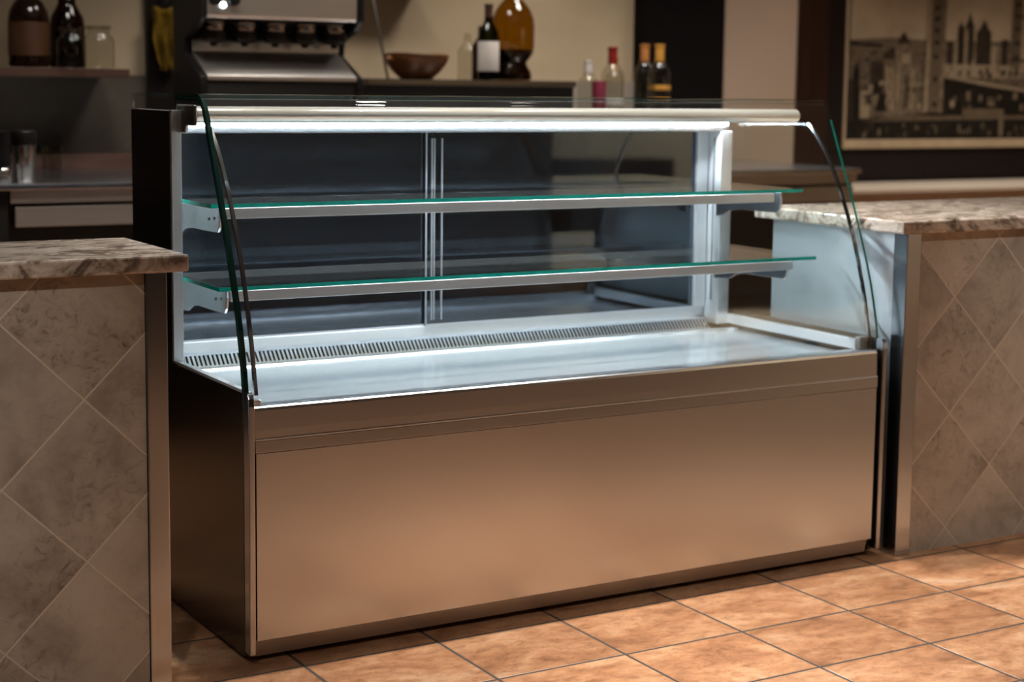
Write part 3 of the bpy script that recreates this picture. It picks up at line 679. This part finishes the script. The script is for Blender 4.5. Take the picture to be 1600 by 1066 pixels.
# ------------------------------------------------------------------ espresso machine
em = thing('espresso_machine', (0.93, 2.6, ZW), 'large black and steel espresso machine with five round group heads on the workbench', 'espresso machine')
side = [(2.645, 0.926), (2.645, 1.69), (2.36, 1.69), (2.355, 1.49), (2.40, 1.455), (2.52, 1.415), (2.53, 1.365), (2.46, 1.33), (2.365, 1.285), (2.36, 1.255), (2.362, 0.955), (2.38, 0.926)]
for x0 in (0.632, 1.232):
    build('side_panel', MB().prism(side, 'x', x0, x0+0.026), MT['black'], em, None, 0.006)
XA, XB = 0.659, 1.231
build('body', MB().prism([(2.60, 0.93), (2.64, 0.93), (2.64, 1.66), (2.60, 1.66)], 'x', XA, XB), MT['matte_black'], em)
hd = build('upper_housing', MB().prism([(2.365, 1.488), (2.595, 1.480), (2.595, 1.685), (2.365, 1.685), (2.358, 1.67), (2.358, 1.498)], 'x', XA, XB), MT['machine_steel'], em, None, 0.004)
for x in (0.684, 0.752):
    b = MB(); b.tube([(x, 2.3575, 1.55), (x, 2.335, 1.55)], 0.020, 20); build('knob', b, MT['black'], hd)
b = MB(); b.tube([(0.716, 2.3575, 1.532), (0.716, 2.352, 1.532)], 0.010, 20); build('indicator_light', b, emit('cool_indicator', (0.8, 0.92, 1.0), 5.0), hd, label='bright bluish indicator light')
build('back_panel', MB().prism([(2.52, 1.372), (2.52, 1.412), (2.53, 1.42), (2.597, 1.43), (2.597, 1.36)], 'x', XA, XB), MT['machine_steel'], em, None, 0.003)
build('cup_tray', MB().prism([(2.365, 1.272), (2.365, 1.288), (2.372, 1.292), (2.505, 1.366), (2.55, 1.371), (2.55, 1.355), (2.40, 1.272)], 'x', XA, XB), MT['machine_steel'], em, None, 0.002, 'sloping steel drip tray')
build('base', MB().prism([(2.372, 0.93), (2.372, 1.268), (2.598, 1.268), (2.598, 0.93)], 'x', XA, XB), MT['matte_black'], em, None, 0.002)
for k in range(5):
    x = 0.714+0.1165*k
    gh = build('group_head', MB().lathe([(0, 1.479), (0.039, 1.478), (0.043, 1.474), (0.043, 1.458), (0.039, 1.450), (0.043, 1.446), (0.043, 1.432), (0.034, 1.424), (0, 1.423)], x, 2.45, 28), MT['chrome'], em)
    build('portafilter', MB().lathe([(0.0435, 1.446), (0.046, 1.445), (0.046, 1.422), (0.037, 1.408), (0.014, 1.404), (0.011, 1.392), (0, 1.391)], x, 2.45, 24), MT['black'], gh)

# ------------------------------------------------------------------ dark cabinet with bowl, bottles
cb = thing('dark_cabinet', (1.887, 2.9, ZW), 'dark flat topped cabinet on the workbench carrying the wooden bowl and wine bottle', 'cabinet')
build('body', MB().box(1.42, 2.36, 2.66, 3.15, 0.9256, 1.262), MT['matte_black'], cb, None, 0.002)
build('top', MB().box(1.409, 2.366, 2.645, 3.16, 1.2625, 1.2855), MT['dark_steel'], cb, None, 0.002)
ZC = 1.2857
bx, by = 1.693, 2.79
bo = thing('wooden_bowl', (bx, by, ZC), 'orange brown wooden bowl with a wavy rim on the dark cabinet', 'bowl')
bl = MB(); prof = [(0, ZC), (0.060, ZC), (0.070, ZC+0.006), (0.100, ZC+0.035), (0.123, ZC+0.068), (0.134, ZC+0.098), (0.128, ZC+0.099), (0.116, ZC+0.068), (0.092, ZC+0.036), (0.05, ZC+0.014), (0, ZC+0.012)]
bl.lathe(prof, bx, by, 40)
for v in bl.bm.verts:
    if v.co.z > ZC+0.06:
        a = math.atan2(v.co.y-by, v.co.x-bx); v.co.z += 0.005*math.sin(2*a+0.6)
build('bowl_body', bl, MT['bowlwood'], bo)
k = MB(); k.tube([(bx-0.118, by-0.02, ZC+0.074), (bx-0.136, by-0.03, ZC+0.080), (bx-0.146, by-0.03, ZC+0.078)], [0.012, 0.014, 0.009], 12)
build('knob', k, MT['bowlwood'], bo)
r_ = MB(); r_.tube([(1.66, 2.98, ZC), (1.655, 3.02, 1.40), (1.64, 3.12, 1.70), (1.63, 3.278, 2.05)], 0.0055, 10)
o = build('metal_rod', r_, MT['dark_steel'], None, (1.66, 2.98, ZC)); tag(o, 'thin grey metal rod leaning upright against the wall behind the wooden bowl', 'rod')
def bottle(name, x, y, z, prof, glass, label, cat='bottle', group=None, cap=None, lab=None, liquid=None):
    t = thing(name, (x, y, z), label, cat, group)
    build('bottle_body', MB().lathe([(r, z+h) for r, h in prof], x, y, 28), glass, t)
    if cap:
        mt, h0, h1, r = cap
        build('capsule', MB().lathe([(r*0.97, z+h0), (r, z+h0+0.002), (r*0.96, z+(h0+h1)/2), (r*0.98, z+h1-0.012), (r*1.12, z+h1-0.010), (r*1.12, z+h1-0.002), (0, z+h1)], x, y, 24), mt, t)
    if lab:
        mt, h0, h1, r = lab
        build('label', MB().lathe([(r+0.0006, z+h0), (r+0.001, z+h0+0.001), (r+0.001, z+h1-0.001), (r+0.0006, z+h1)], x, y, 28, closed=False), mt, t)
    if liquid:
        mt, pr = liquid
        build('liquid', MB().lathe([(r, z+h) for r, h in pr], x, y, 28), mt, t)
    return t
wine = lambda r, h: [(0, 0), (r*0.94, 0.001), (r, 0.008), (r, h*0.58), (r*0.93, h*0.64), (r*0.62, h*0.72), (r*0.40, h*0.78), (r*0.36, h*0.97), (0, h)]
bottle('wine_bottle', 1.985, 2.72, ZC, wine(0.043, 0.305), MT['bottle_green'], 'green wine bottle with a white label beside the amber decanter', group='bottles on the dark cabinet', cap=(MT['shelfwood'], 0.225, 0.308, 0.0172), lab=(MT['white_label'], 0.036, 0.156, 0.043), liquid=(MT['brown_liquid'], [(0, 0.004), (0.040, 0.005), (0.040, 0.034), (0, 0.0345)]))
bottle('dark_bottle', 2.07, 2.93, ZC, wine(0.040, 0.23), MT['bottle_brown'], 'dark bottle half hidden behind the white labelled wine bottle', group='bottles on the dark cabinet')
bottle('clear_bottle', 2.075, 3.06, ZC, wine(0.042, 0.20), MT['bottle_clear'], 'clear empty bottle behind the wine bottle, nearest the wooden bowl', group='bottles on the dark cabinet')
x, y, z = 2.152, 2.81, ZC
t = thing('glass_decanter', (x, y, z), 'big amber glass decanter with a pinched waist and dark liquid on the dark cabinet', 'decanter', 'bottles on the dark cabinet')
build('decanter_body', MB().lathe([(0, z), (0.072, z+0.001), (0.080, z+0.010), (0.078, z+0.035), (0.062, z+0.062), (0.058, z+0.075), (0.074, z+0.096), (0.086, z+0.115), (0.089, z+0.14), (0.090, z+0.22), (0.086, z+0.255), (0.074, z+0.288), (0.054, z+0.316), (0.036, z+0.334), (0.032, z+0.40)], x, y, 36, closed=False), MT['bottle_amber'], t)
build('liquid', MB().lathe([(0, z+0.004), (0.070, z+0.005), (0.077, z+0.012), (0.075, z+0.034), (0.059, z+0.061), (0.055, z+0.075), (0.069, z+0.096), (0.080, z+0.115), (0.081, z+0.128), (0, z+0.129)], x, y, 36), MT['brown_liquid'], t)

# row of clear bottles on a low cabinet
lc = thing('low_cabinet', (2.78, 2.95, ZW), 'low dark cabinet on the workbench under the row of foil capped bottles', 'cabinet')
build('body', MB().box(2.52, 3.045, 2.78, 3.16, 0.9256, 1.125), MT['matte_black'], lc, None, 0.002)
build('top', MB().box(2.51, 3.05, 2.77, 3.17, 1.1255, 1.135), MT['dark_steel'], lc, None, 0.001)
ZB = 1.1353
GR = 'clear bottles in a row on the low cabinet'
def foil(x, y, r, h, capm, label, lab=None):
    return bottle('clear_bottle', x, y, ZB, wine(r, h), MT['bottle_clear'], label, 'bottle', GR, (capm, h*0.76, h+0.002, r*0.42), lab)
foil(2.712, 2.90, 0.050, 0.302, MT['red_cap'], 'clear bottle with a dark red foil cap beside the pink cup', (MT['white_label'], 0.05, 0.085, 0.050))
foil(2.876, 2.89, 0.047, 0.318, MT['orange_cap'], 'clear bottle with a copper brown foil cap, second from the right in its row')
foil(2.978, 2.92, 0.050, 0.320, MT['gold_cap'], 'clear bottle with a golden orange foil cap and an orange band, rightmost of its row', (MT['orange_label'], 0.118, 0.140, 0.050))
foil(2.815, 3.04, 0.044, 0.265, MT['gold_cap'], 'short clear bottle with a yellowish top between the red capped and copper capped bottles')
foil(2.690, 3.06, 0.046, 0.245, MT['white_label'], 'plain clear bottle mostly hidden behind the red capped bottle')
x, y, z = 2.617, 2.86, ZB
o = build('plastic_cup', MB().lathe([(0, z), (0.027, z), (0.029, z+0.003), (0.033, z+0.155), (0.031, z+0.155), (0.027, z+0.006), (0, z+0.005)], x, y, 28), MT['pink'], None, (x, y, z))
tag(o, 'small pink cup left of the red capped bottle', 'cup')

# upper wall shelf over the bowl
o = build('wall_shelf', MB().box(1.30, 1.93, 3.12, 3.298, 1.638, 1.668), MT['shelfwood'], None, (1.6, 3.2, 1.638), 0.002)
tag(o, 'dark shelf edge above the wooden bowl, cut by the top of the picture', 'shelf')

# ------------------------------------------------------------------ framed cityscape
px0, px1, pz0, pz1 = 4.352, 6.55, 0.967, 2.15
pc = thing('framed_picture', ((px0+px1)/2, 3.26, pz0), 'large sepia photograph of a town with towers in a thin pale gold frame', 'picture')
fr = MB()
y0, y1 = 3.240, 3.262
fr.box(px0, px1, y0, y1, pz0, pz0+0.046).box(px0, px1, y0, y1, pz1-0.04, pz1)
fr.box(px0, px0+0.016, y0, y1, pz0+0.0465, pz1-0.0405).box(px1-0.03, px1, y0, y1, pz0+0.0465, pz1-0.0405)
build('frame', fr, MT['gold_frame'], pc, None, 0.003)
SEP = []
def sepia(i, col, var=0.15, s=22, stretch=(1, 1, 1)):
    mt, nt, out = new_mat('sepia_tone')
    n = noise(nt, coords(nt, stretch), s, 5, 0.65, 0.4)
    bsdf(nt, out, ramp(nt, n, [(0.3, tuple(c*(1-var) for c in col)), (0.7, tuple(min(1, c*(1+var)) for c in col))]), 0.5, 0, 0.2)
    return mt
C_SKY, C_HILL, C_MID, C_DARK, C_LITE, C_BLK, C_TOWER, C_TEX = range(8)
SEP = [sepia(0, (0.36, 0.275, 0.18), 0.18, 3.5), sepia(1, (0.12, 0.09, 0.06), 0.35, 20, (1, 1, 3)), sepia(2, (0.15, 0.11, 0.07), 0.55, 26), sepia(3, (0.030, 0.021, 0.013), 0.6, 24), sepia(4, (0.26, 0.195, 0.125), 0.25, 30), sepia(5, (0.012, 0.009, 0.006), 0.5, 20), sepia(6, (0.105, 0.075, 0.046), 0.4, 26, (1, 1, 3)), sepia(7, (0.10, 0.074, 0.047), 0.9, 34)]
pm = MB()
X = lambda u: 4.362+(u-1314)*0.004605
Z = lambda v: 1.013+(217-v)*0.00342
lay = [0]
def P(pts, mi):
    lay[0] += 1; yy = 3.2600-0.00006*lay[0]
    pm.poly([(X(u), yy, Z(v)) for u, v in pts][::-1], mi)
def R(u0, u1, v0, v1, mi): P([(u0, v1), (u1, v1), (u1, v0), (u0, v0)], mi)
R(1314, 1776, -100, 218, C_SKY)
P([(1314, 218), (1776, 218), (1776, 60), (1600, 64), (1500, 66), (1430, 66), (1380, 64), (1345, 67), (1314, 70)], C_HILL)
P([(1314, 218), (1776, 218), (1776, 90), (1600, 88), (1430, 85), (1370, 84), (1314, 84)], C_TEX)
P([(1314, 78), (1368, 80), (1368, 74), (1314, 70)], C_DARK)
# domed church and roofs at the left
R(1372, 1424, 96, 218, C_MID); P([(1370, 97), (1398, 97), (1394, 84), (1384, 78), (1374, 86)], C_DARK)
R(1388, 1412, 72, 98, C_MID); P([(1390, 73), (1410, 73), (1406, 64), (1400, 54), (1394, 64)], C_DARK)
R(1404, 1408, 120, 170, C_BLK); R(1398, 1410, 88, 102, C_LITE)
for u, v0 in ((1376, 108), (1384, 110), (1392, 108), (1414, 112)):
    R(u, u+3, v0, v0+60, C_LITE)
P([(1322, 218), (1340, 218), (1336, 115), (1331, 100), (1326, 118)], C_BLK)
P([(1314, 218), (1328, 218), (1326, 130), (1314, 126)], C_DARK)
R(1338, 1352, 145, 185, C_LITE); R(1352, 1372, 100, 150, C_DARK); R(1354, 1366, 132, 146, C_BLK); R(1342, 1370, 150, 166, C_MID)
P([(1360, 175), (1378, 175), (1374, 150), (1366, 146)], C_BLK)
for k in range(26):
    u = random.uniform(1340, 1428); v = random.uniform(120, 185); R(u, u+random.uniform(2, 7), v, v+random.uniform(4, 14), random.choice([C_DARK, C_LITE, C_MID, C_BLK, C_LITE]))
# right houses, roofs and spires
R(1462, 1776, 100, 122, C_LITE); R(1462, 1776, 72, 102, C_MID)
for u0, u1, vt in ((1482, 1493, 46), (1512, 1536, 50), (1466, 1476, 68), (1553, 1564, 62), (1494, 1508, 40)):
    R(u0, u1, vt, 102, C_DARK)
P([(1482, 48), (1493, 48), (1487, 36)], C_DARK); P([(1494, 44), (1508, 44), (1503, 30), (1501, 20), (1499, 30)], C_DARK); P([(1512, 54), (1536, 54), (1530, 44), (1524, 32), (1518, 44)], C_DARK)
R(1493, 1498, 48, 102, C_LITE); R(1478, 1482, 62, 102, C_LITE); R(1506, 1511, 95, 102, C_LITE); R(1536, 1545, 72, 102, C_LITE); R(1546, 1552, 76, 102, C_MID)
for k in range(30):
    u = random.uniform(1464, 1600); v = random.uniform(104, 116); R(u, u+random.uniform(2, 5), v, v+random.uniform(4, 10), random.choice([C_DARK, C_MID, C_DARK]))
P([(1460, 178), (1776, 178), (1776, 148), (1600, 142), (1540, 134), (1462, 120)], C_BLK)
P([(1462, 122), (1540, 136), (1600, 144), (1776, 150), (1776, 147), (1600, 139), (1540, 131), (1462, 118)], C_LITE)
for k in range(14):
    u = random.uniform(1462, 1598); v = random.uniform(140, 165); R(u, u+random.uniform(4, 10), v, v+random.uniform(6, 16), random.choice([C_TOWER, C_MID, C_DARK]))
R(1474, 1480, 158, 168, C_LITE)
# tall tower and the second one
P([(1432, 176), (1462, 176), (1464, -100), (1437, -100)], C_TOWER)
P([(1432, 176), (1438, 176), (1442, -100), (1437, -100)], C_LITE); P([(1456, 176), (1461, 176), (1464, -100), (1460, -100)], C_MID)
for v in (14, 30, 48, 66, 88, 122, 160): R(1446, 1452, v, v+7, C_BLK)
P([(1568, 105), (1584, 105), (1588, -100), (1571, -100)], C_TOWER); R(1584, 1620, -100, 112, C_LITE)
for v in (4, 22, 42, 64, 86): R(1573, 1583, v, v+5, C_BLK)
R(1570, 1612, 24, 27, C_DARK); R(1566, 1614, 92, 96, C_DARK)
# foreground wall, roadway and crowd
P([(1314, 218), (1776, 218), (1776, 172), (1460, 176), (1340, 186), (1314, 190)], C_BLK)
P([(1340, 190), (1776, 183), (1776, 179), (1470, 181), (1400, 181)], C_TOWER)
R(1494, 1558, 170, 183, C_TOWER); R(1553, 1560, 172, 214, C_MID)
for k in range(60):
    u = random.uniform(1330, 1600); v = random.uniform(192, 210); R(u, u+random.uniform(1.5, 4), v, v+random.uniform(4, 12), random.choice([C_DARK, C_MID, C_TOWER, C_DARK]))
build('print', pm, SEP, pc, recalc=False)

# pale sideboard below the picture
sb = thing('sideboard', (5.2, 3.0, 0), 'pale beige sideboard with a smooth top below the cityscape picture', 'sideboard')
build('top', MB().box(3.66, 6.8, 2.72, 3.22, 0.775, 0.797), MT['pale'], sb, None, 0.003)
build('body', MB().box(3.68, 6.78, 2.75, 3.21, 0.0, 0.7745), MT['pale'], sb, None, 0.002)
